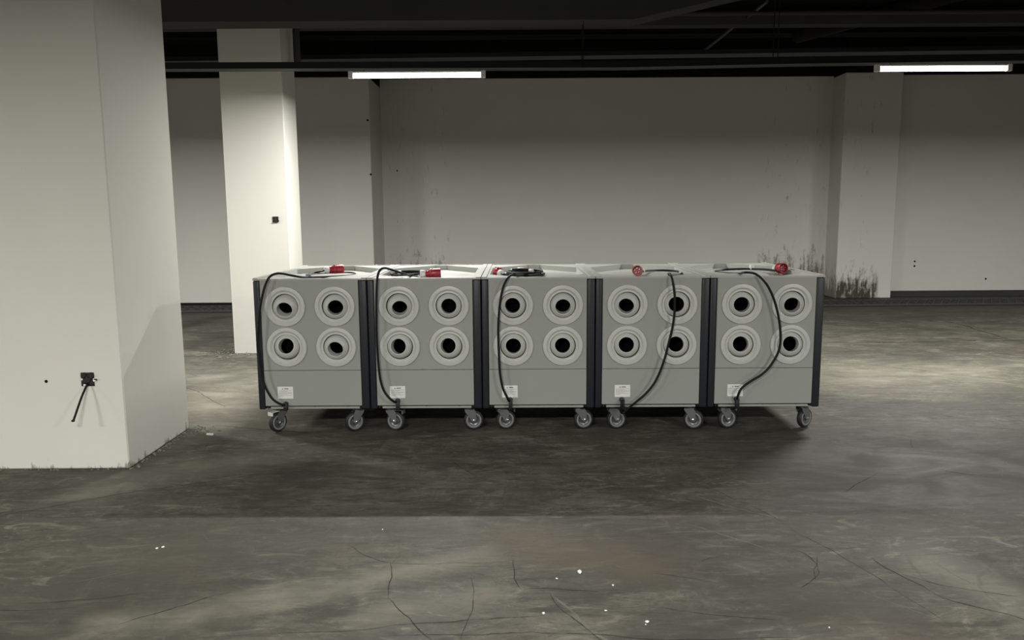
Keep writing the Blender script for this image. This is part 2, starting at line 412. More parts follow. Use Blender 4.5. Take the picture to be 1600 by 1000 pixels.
# far wall in three bays, plastered below, painted black above
WT = 3.31
struct('wall_back', bx(-1.98, 4.93, 12.20, 12.40, 0, WT+.02), MT['middle'])
def wallpiece(name, x0, x1, y, zt, mat, depth=.6):
    return struct(name, bx(x0, x1, y, y+depth, 0, zt, bev=.006, segs=1), mat)
wallpiece('wall_back_left', -14, -1.98, 11.25, 3.21, MT['wall'], 1.15)
wallpiece('wall_back_right', 5.72, 14, 11.98, WT, MT['wall'], .42)
wallpiece('wall_back_pilaster', 4.90, 5.74, 11.76, 3.31, MT['pilaster'], .64)
bm = bmesh.new()
box(bm, -14, -1.98, 11.25, 12.4, 3.21, 3.95); box(bm, -1.98, 4.90, 12.20, 12.4, WT+.02, 3.95)
box(bm, 4.90, 5.74, 11.76, 12.4, 3.31, 3.95); box(bm, 5.74, 14, 11.98, 12.4, WT, 3.95)
struct('trim_1', bm, MT['black'])
struct('wall_left', bx(-14.2, -14, -10, 13, 0, 3.95), MT['wall'])
struct('wall_right', bx(14, 14.2, -10, 13, 0, 3.95), MT['wall'])
struct('wall_front', bx(-14, 14, -10.2, -10, 0, 3.95), MT['wall'])
# black painted skirting
bm = bmesh.new(); box(bm, -14, -1.96, 11.225, 11.25, 0, .055); struct('baseboard_left', bm, MT['band'])
struct('baseboard_right', bx(5.75, 14, 11.94, 11.98, 0, .085), MT['soot'])

# lengthwise drain with an expanded metal cover
gr = thing('drain_grate', 'long dark metal mesh drain cover in the floor along the far wall', 'drain', (0, 10.95, 0), radians(1.2))
obj('pit_shade_sheet', bx(-12, 13, -.30, .33, .002, .006), MT['hole'], gr)  # flat black sheet on the floor, painted shade of the pit below
bm = bmesh.new()
box(bm, -12, 13, -.30, -.27, .006, .022); box(bm, -12, 13, .30, .33, .006, .022)
x = -11.9
while x < 12.6:
    for sgn in (-1, 1):
        L = sqrt(.36*.36 + .56*.56); an = atan2(.56, .36*sgn)
        box(bm, -L/2, L/2, -.007, .007, .008, .020, mat=Matrix.Translation((x+.18, .015, 0)) @ Matrix.Rotation(an, 4, 'Z'))
    x += .12
for yy in (-.13, .015, .16): box(bm, -12, 13, yy-.005, yy+.005, .010, .016)
obj('mesh_cover', bm, MT['mesh'], gr)

# columns
def column(label, x0, x1, y0, y1):
    o = obj('column', bx(x0, x1, y0, y1, 0, 3.95, bev=.006, segs=1), MT['column'])
    return tag(o, label, 'column')
colA = column('thick white plastered column at the left edge, nearest the camera', -3.25, -2.03, 3.985, 4.755)
colB = column('slimmer white plastered column standing behind the left end of the cabinet row', -2.66, -2.088, 7.365, 7.80)

# anchor holes in the plaster, black discs painted for the shade inside them
def hole(x, y, z, r, parent, rx=0):
    m_ = Matrix.Translation((x, y, z)) @ Matrix.Rotation(pi/2, 4, 'X')
    bm = lathe(bmesh.new(), [(0, .0015), (r, .0015), (r*1.15, -.001)], m_, 12)
    return obj('anchor_hole', bm, MT['hole'], parent)
byname = {o.name: o for o in C.objects}
hole(-2.43, 3.985, .475, .008, colA)
for x, z in ((6.19, .535), (6.19, .465)): hole(x, 11.98, z, .014, byname['wall_back_right'])
hole(7.30, 11.98, .26, .014, byname['wall_back_right'])
for x, z in ((-2.01, 2.62), (-1.99, 1.87)): hole(x, 11.25, z, .014, byname['wall_back_left'])
hole(-1.75, 12.20, 1.97, .012, byname['wall_back'])

# ceiling beams and services
bm = bmesh.new()
poly = [(-13.9, 2.887), (1.01, 2.873), (1.95, 3.081), (13.9, 3.10), (13.9, 3.95), (-13.9, 3.95)]
prism(bm, poly, -6.85, -6.60, mat=Matrix.Rotation(pi/2, 4, 'X'))
tag(obj('ceiling_beam', bm, MT['soot']), 'wide dark grey ceiling beam with a haunched end running across the top left', 'beam')
def beam(label, y0, y1, z0, x0=-13.9, x1=13.9, m='band'):
    tag(obj('ceiling_beam', bx(x0, x1, y0, y1, z0, 3.95), MT[m]), label, 'beam')
tag(obj('air_duct', bx(-13.9, 13.9, 8.78, 8.95, 3.318, 3.415, bev=.004), MT['soot']), 'long narrow dark duct, a lighter strip across the ceiling right of the haunched beam', 'duct')
beam('black beam above the far wall, hardly visible', 10.6, 10.9, 3.62, m='black')
def traypiece(label, y, zs, hh=.055, dd=.12, m='tray', name='cable_tray'):
    bm = bmesh.new()
    for (xa, za), (xb, zb) in zip(zs[:-1], zs[1:]):
        L = sqrt((xb-xa)**2 + (zb-za)**2); an = atan2(zb-za, xb-xa)
        Mx = Matrix.Translation((xa, y, za)) @ Matrix.Rotation(-an, 4, 'Y')
        box(bm, 0, L, 0, .004, 0, hh, mat=Mx); box(bm, 0, L, dd-.004, dd, 0, hh, mat=Mx)
        box(bm, 0, L, 0, dd, 0, .004, mat=Mx)
        box(bm, 0, L, -.004, .002, 0, .0025, mat=Mx, mi=1)
    return tag(obj(name, bm, [MT[m], MT['zinc']]), label, 'cable tray')
t1 = traypiece('long black cable tray with a thin bright lip carrying the two lit tubes', 6.65,
               [(-13.8, 2.53), (-3.09, 2.515), (-1.6, 2.511), (.9, 2.502), (2.3, 2.522), (4.6, 2.538), (13.8, 2.58)])
for xs in (-6.0, -2.9, .6, 2.2, 5.6, 9.0):
    bm = bmesh.new()
    zz = 2.53
    for dy in (.0, .12): tube(bm, [Vector((xs, 6.65+dy, zz)), Vector((xs, 6.65+dy, 3.95))], .004, 6)
    obj('hanger_rod', bm, MT['tray'], t1)
traypiece('second black cable tray farther back, just above the lamp level', 8.9, [(-13.8, 2.93), (13.8, 3.11)], .05, .2)
def pipe(label, p, q, r, m='pipe'):
    tag(obj('ceiling_pipe', tube(bmesh.new(), [Vector(p), Vector(q)], r, 12), MT[m], None, 60), label, 'pipe')
pipe('thin horizontal pipe under the ceiling right of the big beam', (-13, 8.0, 3.25), (13, 8.0, 3.25), .022, 'soot')
pipe('slim branch pipe slanting away in the dark ceiling, the longer one', (2.467, 8.9, 3.34), (2.68, 11.6, 3.52), .018)
pipe('short branch pipe slanting at the top of the dark ceiling', (2.30, 7.3, 3.18), (2.55, 8.75, 3.385), .014)
pipe('heavy dark duct pipe slanting above the right lit tube', (3.6, 10.2, 3.5), (5.2, 7.3, 3.55), .09, 'band')
# drop pipe beside the rear column
tag(obj('drop_pipe', tube(bmesh.new(), [Vector((-2.0, 7.60, 2.66)), Vector((-2.0, 7.60, 3.95))], .03, 12), MT['soot'], None, 60),
    'dark vertical pipe beside the top of the rear white column', 'pipe')

# ================================================================ TUBE LIGHTS
def tube_light(x, y, z, rot, share, label):
    t = thing('tube_light', label, 'lamp', (x, y, z), radians(rot), 'lit tube lights')
    L = TUBE_L/2
    hs = obj('housing', bx(-L, L, -.016, .016, .0195, .034, bev=.003), MT['white'], t)
    bm = bmesh.new()
    n = 20; ra = .019
    rings = []
    for xx in (-L+.02, L-.02):
        rings.append([bm.verts.new((xx, ra*sin(2*pi*k/n), ra*cos(2*pi*k/n))) for k in range(n)])
    for k in range(n): bm.faces.new((rings[0][k], rings[0][(k+1) % n], rings[1][(k+1) % n], rings[1][k]))
    bm.faces.new(rings[0]); bm.faces.new(list(reversed(rings[1])))
    bmesh.ops.recalc_face_normals(bm, faces=bm.faces)
    obj('glass_tube', bm, MT['tube'], t, 60)
    for s in (-1, 1):
        bm = bmesh.new(); box(bm, s*L-.02, s*L+.02, -.02, .02, -.022, .036, bev=.004)
        obj('end_cap', bm, MT['white'], t)
        bm = bmesh.new(); tube(bm, [Vector((s*L*.8, 0, .034)), Vector((s*L*.8, 0, .044))], .005, 8)
        obj('bracket', bm, MT['tray'], t)
    ld = bpy.data.lights.new('tube_glow', 'AREA'); ld.shape = 'RECTANGLE'
    ld.size = TUBE_L-.05; ld.size_y = .03; ld.energy = LAMP_W*share; ld.color = LAMP_COL
    lo = bpy.data.objects.new('tube_glow', ld); C.objects.link(lo); lo.parent = t
    lo.location = (0, 0, -.024)
    return t
TL = ['lit white tube light left of centre, the left one of the two in view',
      'lit white tube light at the upper right, right of the two in view']
for i, (x, y, z, r_, share) in enumerate(TUBES):
    lab = TL[i] if i < 2 else ['lit tube light beyond the thick left column, out of the picture', 'lit tube light out of the picture, right of the two in view', 'lit tube light behind the camera, leftmost of its row', 'lit tube light behind the camera, second from the left of its row',
        'lit tube light behind the camera, straight above', 'lit tube light behind the camera on the right', 'lit tube light behind the camera, far right'][i-2]
    tube_light(x, y, z, r_, share, lab)
traypiece('black cable tray behind the camera carrying a second row of tubes', -.66, [(-13.8, 2.62), (13.8, 2.62)])

# ================================================================ THE FIVE NOZZLE CABINETS
ROW = Vector((-1.5405, 4.6173, 0)); ROT = radians(-.3392); PITCHW = .6791; DEP = 1.139
HW = PITCHW/2 - .002; HD = .57
TOPZ = .9486
# power cables, in each cabinet's own frame: up the front, over the rim, into the top recess
CABLES = [
    [(-0.1729, -0.582, 0.1888), (-0.1776, -0.605, 0.1927), (-0.2029, -0.615, 0.2052), (-0.2348, -0.62, 0.2302), (-0.258, -0.62, 0.2656), (-0.2787, -0.62, 0.3127), (-0.2942, -0.62, 0.3831), (-0.3047, -0.62, 0.4995), (-0.3105, -0.62, 0.5498), (-0.3042, -0.62, 0.6343), (-0.2946, -0.62, 0.7108), (-0.2858, -0.62, 0.7718), (-0.2709, -0.62, 0.84), (-0.2478, -0.615, 0.9188), (-0.2243, -0.605, 0.963), (-0.1933, -0.58, 0.9808), (-0.1625, -0.55, 0.979), (-0.123, -0.53, 0.9676), (-0.0644, -0.515, 0.9553), (-0.0526, -0.3422, 0.94), (0.0047, -0.1682, 0.928), (0.1184, -0.0243, 0.923), (0.1338, 0.1081, 0.923), (0.0653, 0.2255, 0.923), (-0.0727, 0.152, 0.923), (-0.1637, -0.001, 0.925), (-0.146, 0.0968, 0.93), (-0.1041, 0.1046, 0.94), (-0.0895, 0.1527, 0.945)] ,
    [(-0.1735, -0.582, 0.205), (-0.1854, -0.605, 0.2068), (-0.2131, -0.62, 0.2323), (-0.2426, -0.62, 0.2716), (-0.2603, -0.62, 0.3206), (-0.27, -0.62, 0.3791), (-0.2766, -0.62, 0.4761), (-0.2795, -0.62, 0.6302), (-0.2767, -0.62, 0.7828), (-0.2714, -0.62, 0.8963), (-0.2646, -0.615, 0.9636), (-0.2521, -0.605, 0.9985), (-0.2315, -0.58, 1.0105), (-0.2117, -0.54, 1.0029), (-0.1763, -0.5, 0.9863), (-0.1349, -0.47, 0.9683), (-0.1336, -0.1084, 0.923), (-0.08, -0.1378, 0.923), (-0.0229, -0.0914, 0.923), (0.003, 0.0648, 0.923), (-0.1009, 0.2126, 0.923), (-0.2272, 0.166, 0.923), (-0.2854, 0.0335, 0.923), (-0.2211, -0.0244, 0.923), (-0.152, -0.0641, 0.93), (-0.07, -0.1813, 0.943)] ,
    [(-0.172, -0.582, 0.2092), (-0.1795, -0.605, 0.2109), (-0.1945, -0.618, 0.2456), (-0.2133, -0.62, 0.2892), (-0.2261, -0.62, 0.3478), (-0.2332, -0.62, 0.4139), (-0.2367, -0.62, 0.5299), (-0.2389, -0.62, 0.6259), (-0.2363, -0.62, 0.7024), (-0.2299, -0.62, 0.7784), (-0.218, -0.62, 0.8541), (-0.2007, -0.615, 0.9138), (-0.1818, -0.6, 0.9463), (-0.1593, -0.57, 0.9626), (-0.1251, -0.52, 0.9622), (-0.0532, -0.0626, 0.925), (0.0357, -0.0433, 0.925), (0.0472, 0.0474, 0.925), (-0.0727, 0.0735, 0.925), (-0.1922, -0.0364, 0.928), (-0.1371, -0.195, 0.93), (-0.0036, -0.2567, 0.935), (0.0423, -0.2163, 0.94), (-0.0313, -0.0198, 0.935), (-0.1579, -0.2115, 0.94), (-0.205, -0.300, 0.945), (-0.222, -0.255, 0.947)] ,
    [(-0.1757, -0.582, 0.2055), (-0.1787, -0.605, 0.1994), (-0.1865, -0.61, 0.1534), (-0.181, -0.6, 0.131), (-0.1618, -0.6, 0.1349), (-0.1367, -0.61, 0.165), (-0.0928, -0.62, 0.2065), (-0.0438, -0.62, 0.2494), (0.001, -0.62, 0.3038), (0.0305, -0.62, 0.3581), (0.054, -0.62, 0.4201), (0.0735, -0.62, 0.4856), (0.0909, -0.62, 0.5625), (0.1082, -0.62, 0.639), (0.118, -0.62, 0.7076), (0.1213, -0.62, 0.7797), (0.1187, -0.62, 0.8478), (0.1108, -0.615, 0.9077), (0.1036, -0.6, 0.9478), (0.0988, -0.575, 0.9628), (0.0942, -0.55, 0.9627), (0.1135, -0.52, 0.9526), (0.2334, -0.1638, 0.925), (0.2961, 0.0166, 0.925), (0.2701, 0.12, 0.928), (0.1903, 0.1581, 0.93), (0.0899, 0.0824, 0.935), (0.0113, -0.1105, 0.945), (-0.0198, -0.1505, 0.947)] ,
    [(-0.165, -0.582, 0.2057), (-0.1681, -0.605, 0.2192), (-0.1659, -0.615, 0.2412), (-0.155, -0.62, 0.2736), (-0.1293, -0.62, 0.3007), (-0.0884, -0.62, 0.3297), (-0.0364, -0.62, 0.3625), (0.0076, -0.62, 0.4049), (0.0397, -0.62, 0.4549), (0.0606, -0.62, 0.5011), (0.0701, -0.62, 0.5472), (0.0695, -0.62, 0.6085), (0.0612, -0.62, 0.6734), (0.0473, -0.62, 0.7381), (0.0258, -0.62, 0.8065), (0.0011, -0.62, 0.8632), (-0.0252, -0.615, 0.9081), (-0.0556, -0.6, 0.9446), (-0.084, -0.58, 0.9639), (-0.1092, -0.55, 0.9681), (-0.1317, -0.51, 0.9644), (-0.035, -0.0921, 0.925), (-0.1029, -0.0346, 0.923), (-0.1389, 0.1063, 0.923), (-0.0633, 0.2305, 0.925), (0.0346, 0.2326, 0.93), (0.1259, 0.1684, 0.935), (0.1772, 0.0545, 0.94), (0.1815, -0.1528, 0.947)] ,

]
def plate_with_hole(bm, x0, x1, z0, z1, cx, cz, r, y0, y1, n=48):
    angs = [2*pi*k/n for k in range(n)] + [atan2(z-cz, x-cx) % (2*pi) for x in (x0, x1) for z in (z0, z1)]
    angs = sorted(set(round(t, 6) for t in angs))
    def outer(t):
        dx, dz = cos(t), sin(t); k = 1e9
        if dx > 1e-9: k = min(k, (x1-cx)/dx)
        if dx < -1e-9: k = min(k, (x0-cx)/dx)
        if dz > 1e-9: k = min(k, (z1-cz)/dz)
        if dz < -1e-9: k = min(k, (z0-cz)/dz)
        return cx+dx*k, cz+dz*k
    I0 = []; O0 = []; I1 = []; O1 = []
    for t in angs:
        ox, oz = outer(t)
        I0.append(bm.verts.new((cx+r*cos(t), y0, cz+r*sin(t)))); O0.append(bm.verts.new((ox, y0, oz)))
        I1.append(bm.verts.new((cx+r*cos(t), y1, cz+r*sin(t)))); O1.append(bm.verts.new((ox, y1, oz)))
    m = len(angs)
    for k in range(m):
        j = (k+1) % m
        bm.faces.new((I0[k], O0[k], O0[j], I0[j]))
        bm.faces.new((I1[k], I1[j], O1[j], O1[k]))
        bm.faces.new((I0[k], I0[j], I1[j], I1[k]))
FX0, FX1 = -.2966, .2886          # grey front between the navy corner posts
SEAM, FB = .395, .177
PORTS = [(-.150, .783), (.146, .783), (-.150, .538), (.146, .538)]
HOLE = [(-.040, .53), (.040, .53), (.2865, .235), (.2865, -.335), (.10, -.545), (-.09, -.545), (-.2940, -.335), (-.2940, .235)]
TILT = [[(2.2, -15.8), (10.3, -4.8), (2.2, 12), (0.1, -9)], [(7.9, -10.6), (2.2, 0.3), (-6.6, 6), (-5.8, 8)],
        [(-3.7, 1.7), (-0.8, -7.0), (-0.1, 4.1), (-2.9, 5.5)], [(-11, -5.5), (-11, 3.2), (-6.7, 8), (-8, 10)],
        [(-8.3, -1.2), (-7.5, -6.2), (-6.8, 8.4), (-5.3, 7.7)]]
CAST = [[(-.2293, 235, 1), (.25, 215, 0)], [(-.2293, -15, 1), (.25, 8, 0)], [(-.2293, 18, 1), (.25, 12, 0)],
        [(-.2250, 12, 1), (.25, -20, 0)], [(-.2200, 15, 1), (.265, 35, 0)]]
PLUG = [((-.0895, .1527, .945), (.0180, .2664-.06, .949), 1.0), ((-.070, -.1813, .943), (.0516, -.1641, .945), 1.0),
        ((-.222, -.250, .947), (-.250, -.140, .945), 1.0), ((-.020, -.115, .949), (-.036, -.200, .957), 1.0),
        ((.238, .03, .950), (.246, -.0685, .958), 1.0)]
rnd = random.Random(4)

def caster(root, mx, my, phi, brake):
    """swivel caster: the fork is the part, wheel and brake pedal are sub-parts"""
    E = Matrix.Translation((mx, my, 0)) @ Matrix.Rotation(radians(phi), 4, 'Z')
    TR, R = .030, .0615
    bm = bmesh.new()
    box(bm, -.042, .042, -.036, .036, .150, .155, bev=.0015)
    lathe(bm, [(0, .134), (.022, .134), (.027, .138), (.027, .146), (.020, .150), (0, .150)], None, 24)
    box(bm, -.026, .034, -.024, .024, .131, .1355, bev=.0015)
    for s in (-1, 1):
        poly = [(-.026, .134), (.030, .134), (.044, .112), (TR+.013, R-.004), (TR+.006, R-.013), (TR-.006, R-.013), (TR-.014, R-.002), (-.010, .100), (-.024, .118)]
        Mx = Matrix.Translation((0, s*.0225 + .0015, 0)) @ Matrix.Rotation(pi/2, 4, 'X')
        prism(bm, poly, 0, .003, mat=Mx)
        lathe(bm, [(0, .0075), (.005, .0075), (.0085, .006), (.0085, 0)], Matrix.Translation((TR, s*.0235, R)) @ Matrix.Rotation(-s*pi/2, 4, 'X'), 6, mi=1)
    bmesh.ops.transform(bm, matrix=E, verts=bm.verts)
    bmesh.ops.recalc_face_normals(bm, faces=bm.faces)
    fork = obj('caster', bm, [MT['zinc'], MT['chrome']], root, 35)
    W = E @ Matrix.Translation((TR, 0, R)) @ Matrix.Rotation(pi/2, 4, 'X')
    bm = bmesh.new()
    def sym(p): return p + [(r_, -h_) for r_, h_ in reversed(p)]
    lathe(bm, sym([(.0465, .0135), (.052, .0155), (.0575, .0135), (.0608, .008), (.0615, .003)]), W, 48, mi=0)
    lathe(bm, sym([(.036, .0135), (.038, .0165), (.046, .0165), (.0475, .0150)]), W, 48, mi=1)
    lathe(bm, sym([(.0, .014), (.012, .014), (.014, .011), (.024, .0085), (.030, .0115), (.033, .0125), (.0365, .0125)]), W, 40, mi=2)
    bmesh.ops.recalc_face_normals(bm, faces=bm.faces)
    obj('wheel', bm, [MT['tread'], MT['greyring'], MT['hub']], fork, 40)
    if brake:
        bm = bmesh.new()
        box(bm, .028, .085, -.021, .021, .118, .122, bev=.001, mat=E @ Matrix.Translation((0, 0, .012)))
        box(bm, .078, .086, -.021, .021, .098, .122, bev=.001, mat=E @ Matrix.Translation((0, 0, .012)))
        obj('brake_pedal', bm, MT['white'] if phi > 200 else MT['zinc'], fork)
    return fork

def plug(root, p, q, sc_=1.0):
    p, q = Vector(p), Vector(q); d = (q-p).normalized(); Mx = place(d, p) @ Matrix.Scale(1.15, 4)
    n = 28
    bm = bmesh.new()
    lathe(bm, [(.0, .030), (.017, .030), (.0165, .036), (.017, .046), (.022, .050), (.024, .056), (.0275, .058), (.0295, .062), (.0295, .066), (.0275, .068),
               (.0255, .070), (.0255, .073), (.0285, .075), (.0285, .112), (.0270, .116), (.0245, .116), (.0235, .085), (0, .085)], None, n)
    box(bm, -.006, .006, -.034, -.024, .062, .112, bev=.001)
    for k in range(8):
        an = 2*pi*k/8; box(bm, -.002, .002, -.0015, .0015, .034, .05, mat=Matrix.Rotation(an, 4, 'Z') @ Matrix.Translation((.0175, 0, 0)))
    bmesh.ops.transform(bm, matrix=Mx, verts=bm.verts)
    bmesh.ops.recalc_face_normals(bm, faces=bm.faces)
    o = obj('power_plug', bm, MT['red'], root, 40); o['label'] = 'red industrial plug'
    bm = lathe(bmesh.new(), [(0, 0), (.012, 0), (.019, .003), (.0215, .008), (.0215, .027), (.018, .031), (0, .031)], None, 12)
    bmesh.ops.transform(bm, matrix=Mx, verts=bm.verts)
    c = obj('clamp_nut', bm, MT['white'], o, 30); c['label'] = 'white clamp nut'
    for k in range(5):
        an = 2*pi*k/5 + .3
        bm = lathe(bmesh.new(), [(0, .108), (.0022, .108), (.0030, .106), (.0030, .084)], Mx @ Matrix.Translation((.0135*cos(an), .0135*sin(an), 0)), 10)
        obj('contact_pin', bm, MT['chrome'], o, 60)

def cabinet(i, label):
    c_, s_ = cos(ROT), sin(ROT)
    u, v = PITCHW*i + PITCHW/2, HD
    loc = (ROW.x + u*c_ - v*s_, ROW.y + u*s_ + v*c_, 0)
    t = thing('ventilation_cabinet', label, 'machine', loc, ROT, 'nozzle cabinets in the row')
    # navy side walls with rounded corner posts
    for s in (-1, 1):
        bm = bmesh.new()
        x0, x1 = (-HW, FX0-.0015) if s < 0 else (FX1+.0015, HW)
        box(bm, x0, x1, -HD-.001, HD-.02, .1535, TOPZ-.0085, bev=.010, segs=4)
        obj('side_panel', bm, MT['navy'], t, 40)['label'] = 'dark navy side panel'
    # back and floor of the case
    bm = bmesh.new()
    box(bm, FX0, FX1, HD-.035, HD-.022, .177, TOPZ-.01); box(bm, FX0, FX1, -HD+.012, HD-.035, .177, .184)
    obj('casing', bm, MT['shell'], t)
    # upper front with four round openings
    bm = bmesh.new()
    xm = -.002; zm = .6605
    xs = [(FX0, xm), (xm, FX1)]; zs = [(zm, TOPZ-.006), (SEAM+.0012, zm)]
    for k, (cx, cz) in enumerate(PORTS):
        (xa, xb) = xs[k % 2]; (za, zb) = zs[k//2]
        plate_with_hole(bm, xa, xb, za, zb, cx, cz, .100, -HD, -HD+.0015)
    box(bm, FX0, FX0+.002, -HD, -HD+.018, SEAM+.0012, TOPZ-.006); box(bm, FX1-.002, FX1, -HD, -HD+.018, SEAM+.0012, TOPZ-.006)
    box(bm, FX0, FX1, -HD, -HD+.018, SEAM+.0012, SEAM+.003)
    obj('front_panel', bm, MT['shell'], t)
    obj('service_panel', bx(FX0, FX1, -HD, -HD+.014, FB, SEAM-.0012, bev=.0012), MT['shell'], t)
    # top frame: plate with an eight-sided opening, raised side rails
    bm = bmesh.new()
    A = [(-HW, -HD-.001), (HW, -HD-.001), (HW, HD), (-HW, HD)]
    Hh = HOLE
    def at(p, z): return bm.verts.new((p[0], p[1], z))
    for z, flip in ((TOPZ, False),):
        o_ = [at(p, z) for p in A]; h_ = [at(p, z) for p in Hh]      # A: FL FR BR BL ; Hh: BL' BR' R1 R2 FR' FL' L2 L1
        quads = [(o_[3], o_[2], h_[1], h_[0]), (o_[2], h_[2], h_[1]), (o_[2], o_[1], h_[3], h_[2]), (o_[1], h_[4], h_[3]),
                 (o_[1], o_[0], h_[5], h_[4]), (o_[0], h_[6], h_[5]), (o_[0], o_[3], h_[7], h_[6]), (o_[3], h_[0], h_[7])]
        for q in quads: bm.faces.new(q)
        lo = [at(p, z-.034) for p in Hh]
        for k in range(8): bm.faces.new((h_[k], h_[(k+1) % 8], lo[(k+1) % 8], lo[k]))
        lo2 = [at(p, z-.009) for p in A]
        for k in range(4): bm.faces.new((o_[k], o_[(k+1) % 4], lo2[(k+1) % 4], lo2[k]))
    bmesh.ops.recalc_face_normals(bm, faces=bm.faces)
    for s in (-1, 1):
        box(bm, s*(HW-.0155)-.0155, s*(HW-.0155)+.0155, -HD, HD, TOPZ-.002, TOPZ+.005, bev=.0015)
    box(bm, -HW+.03, HW-.03, HD-.012, HD, TOPZ-.002, TOPZ+.004, bev=.001)
    obj('top_frame', bm, MT['rim'], t)
    bm = bmesh.new(); prism(bm, [(x*1.0, y*1.0) for x, y in reversed(HOLE)], TOPZ-.0380, TOPZ-.0340)
    tr = obj('top_tray', bm, MT['rim'], t)
    # shallow round fan cover pressed in the recess
    lathebm = lathe(bmesh.new(), [(0, .0105), (.15, .0100), (.22, .006), (.245, .001), (.245, 0)], Matrix.Translation((0, 0, TOPZ-.0340)), 48)
    obj('fan_cover', lathebm, MT['rim'], tr, 40)
    # rail under the front and back
    bm = bmesh.new()
    box(bm, -.268, .272, -HD+.008, -HD+.030, .1565, .1690, bev=.001)
    for xx in (-.30, -.285, .287, .301): box(bm, xx-.004, xx+.004, -HD+.012, -HD+.03, .158, .172, mi=1)
    box(bm, -.268, .272, HD-.05, HD-.03, .158, .1735)
    box(bm, -.29, .29, -HD+.030, HD-.05, .1555, .170, mi=1)
    box(bm, -.29, .285, -HD+.014, -HD+.03, .1690, .1775, mi=1)  # black inset paints the shade in the gap under the front
    for xx in (-.2, .0, .2): box(bm, xx-.006, xx+.006, -HD+.0085, -HD+.012, .1665, .1700, mi=1)
    obj('base_rail', bm, [MT['shell'], MT['rubber']], t)
    # nozzles
    for k, (cx, cz) in enumerate(PORTS):
        Mx = Matrix.Translation((cx, -HD, cz)) @ Matrix.Rotation(pi/2, 4, 'X')
        bm = lathe(bmesh.new(), [(.1190, -.002), (.1190, .0075), (.1175, .0095), (.1000, .0125), (.0982, .0125), (.0965, .0105), (.0885, .0030), (.0870, .0025), (.0785, .0035), (.0772, .0020),
                                 (.0772, -.03), (.10, -.03), (.10, -.002)], Mx, 72, closed=True)
        bmesh.ops.recalc_face_normals(bm, faces=bm.faces)
        ring = obj('air_nozzle', bm, MT['nozzle'], t, 14)
        tx, tz = TILT[i][k]
        d = Vector((sin(radians(tx)), -1, sin(radians(tz)))).normalized()
        Mb = Matrix.Translation((cx, -HD+.030, cz)) @ rotZto(d)
        bm = lathe(bmesh.new(), [(.0450, .000), (.0450, .0575), (.0458, .0595), (.0475, .0602), (.0500, .0598), (.0640, .0500), (.0690, .0440), (.0725, .0350), (.0745, .0220), (.0752, .005), (.0740, -.010), (.066, -.016), (.055, -.010)], Mb, 56, closed=True)
        bmesh.ops.recalc_face_normals(bm, faces=bm.faces)
        obj('swivel_ball', bm, MT['nozzle'], ring, 20)
        bm = lathe(bmesh.new(), [(.0450, .001), (.0445, -.001), (.0445, -.10), (0, -.10)], Mb, 32)
        obj('duct', bm, MT['bore'], ring, 30)  # closed black cup, its colour stands for the darkness inside the bore
    # warning label
    lz = .259
    lb = obj('warning_label', bx(-.2195, -.1260, -HD-.0012, -HD, lz-.037, lz+.037, bev=.0004, segs=1), MT['tag'], t)
    bm = bmesh.new(); Y0, Y1 = -HD-.0018, -HD-.0010
    T3 = [(-.1925, lz+.0205), (-.1835, lz+.0205), (-.1880, lz+.0285)]
    prism(bm, T3, -Y1, -Y0, mat=Matrix.Rotation(pi/2, 4, 'X'))
    x = -.178
    for wd in (.005, .006, .004, .006):      # heading
        box(bm, x, x+wd, Y0, Y1, lz+.0215, lz+.0275); x += wd+.0012
    for r_ in range(7):
        zz = lz+.0130 - r_*.0052 - (0.0016 if r_ > 1 else 0) - (.0016 if r_ > 4 else 0); x = -.2120; lim = -.1335 if r_ in (0, 2, 3, 5) else (-.1600 if r_ != 6 else -.185)
        while x < lim:
            wd = rnd.uniform(.003, .009)
            box(bm, x, min(x+wd, lim), Y0, Y1, zz-.0010, zz+.0010, mi=1); x += wd+.0016
    obj('printed_text', bm, [MT['ink'], MT['inkl']], lb)
    # cable gland, cable, plug
    p0 = Vector(CABLES[i][0])
    Mg = Matrix.Translation((p0.x, -HD, p0.z)) @ Matrix.Rotation(pi/2, 4, 'X')
    bm = lathe(bmesh.new(), [(.016, 0), (.016, .006), (.0145, .010), (.0145, .020), (.012, .027), (.007, .030), (0, .030)], Mg, 16)
    box(bm, p0.x-.009, p0.x+.013, -HD-.030, -HD, .152, p0.z, bev=.003)
    g = obj('cable_gland', bm, MT['rubber'], t, 30)
    pts = spline([Vector(p) for p in CABLES[i]], 7)
    cb = obj('power_cable', tube(bmesh.new(), pts, .0070, 10), MT['cable'], t, 80)
    pp, qq, _ = PLUG[i]
    plug(t, pp, qq)
    # casters: two in front, two behind
    for (mx, ph, br) in CAST[i]: caster(t, mx, -HD+.085, ph, br)
    caster(t, -.23, HD-.10, 20, 0); caster(t, .25, HD-.10, -160, 0)
    return t

CL = ['grey nozzle cabinet at the left end of the row, below the rear white column',
      'second grey nozzle cabinet from the left, cable arched above its rim',
      'middle grey nozzle cabinet of the row, black cable coiled on top',
      'second grey nozzle cabinet from the right, cable crossing its right-hand nozzles',
      'grey nozzle cabinet at the right end of the row']
CAB = [cabinet(i, CL[i]) for i in range(5)]

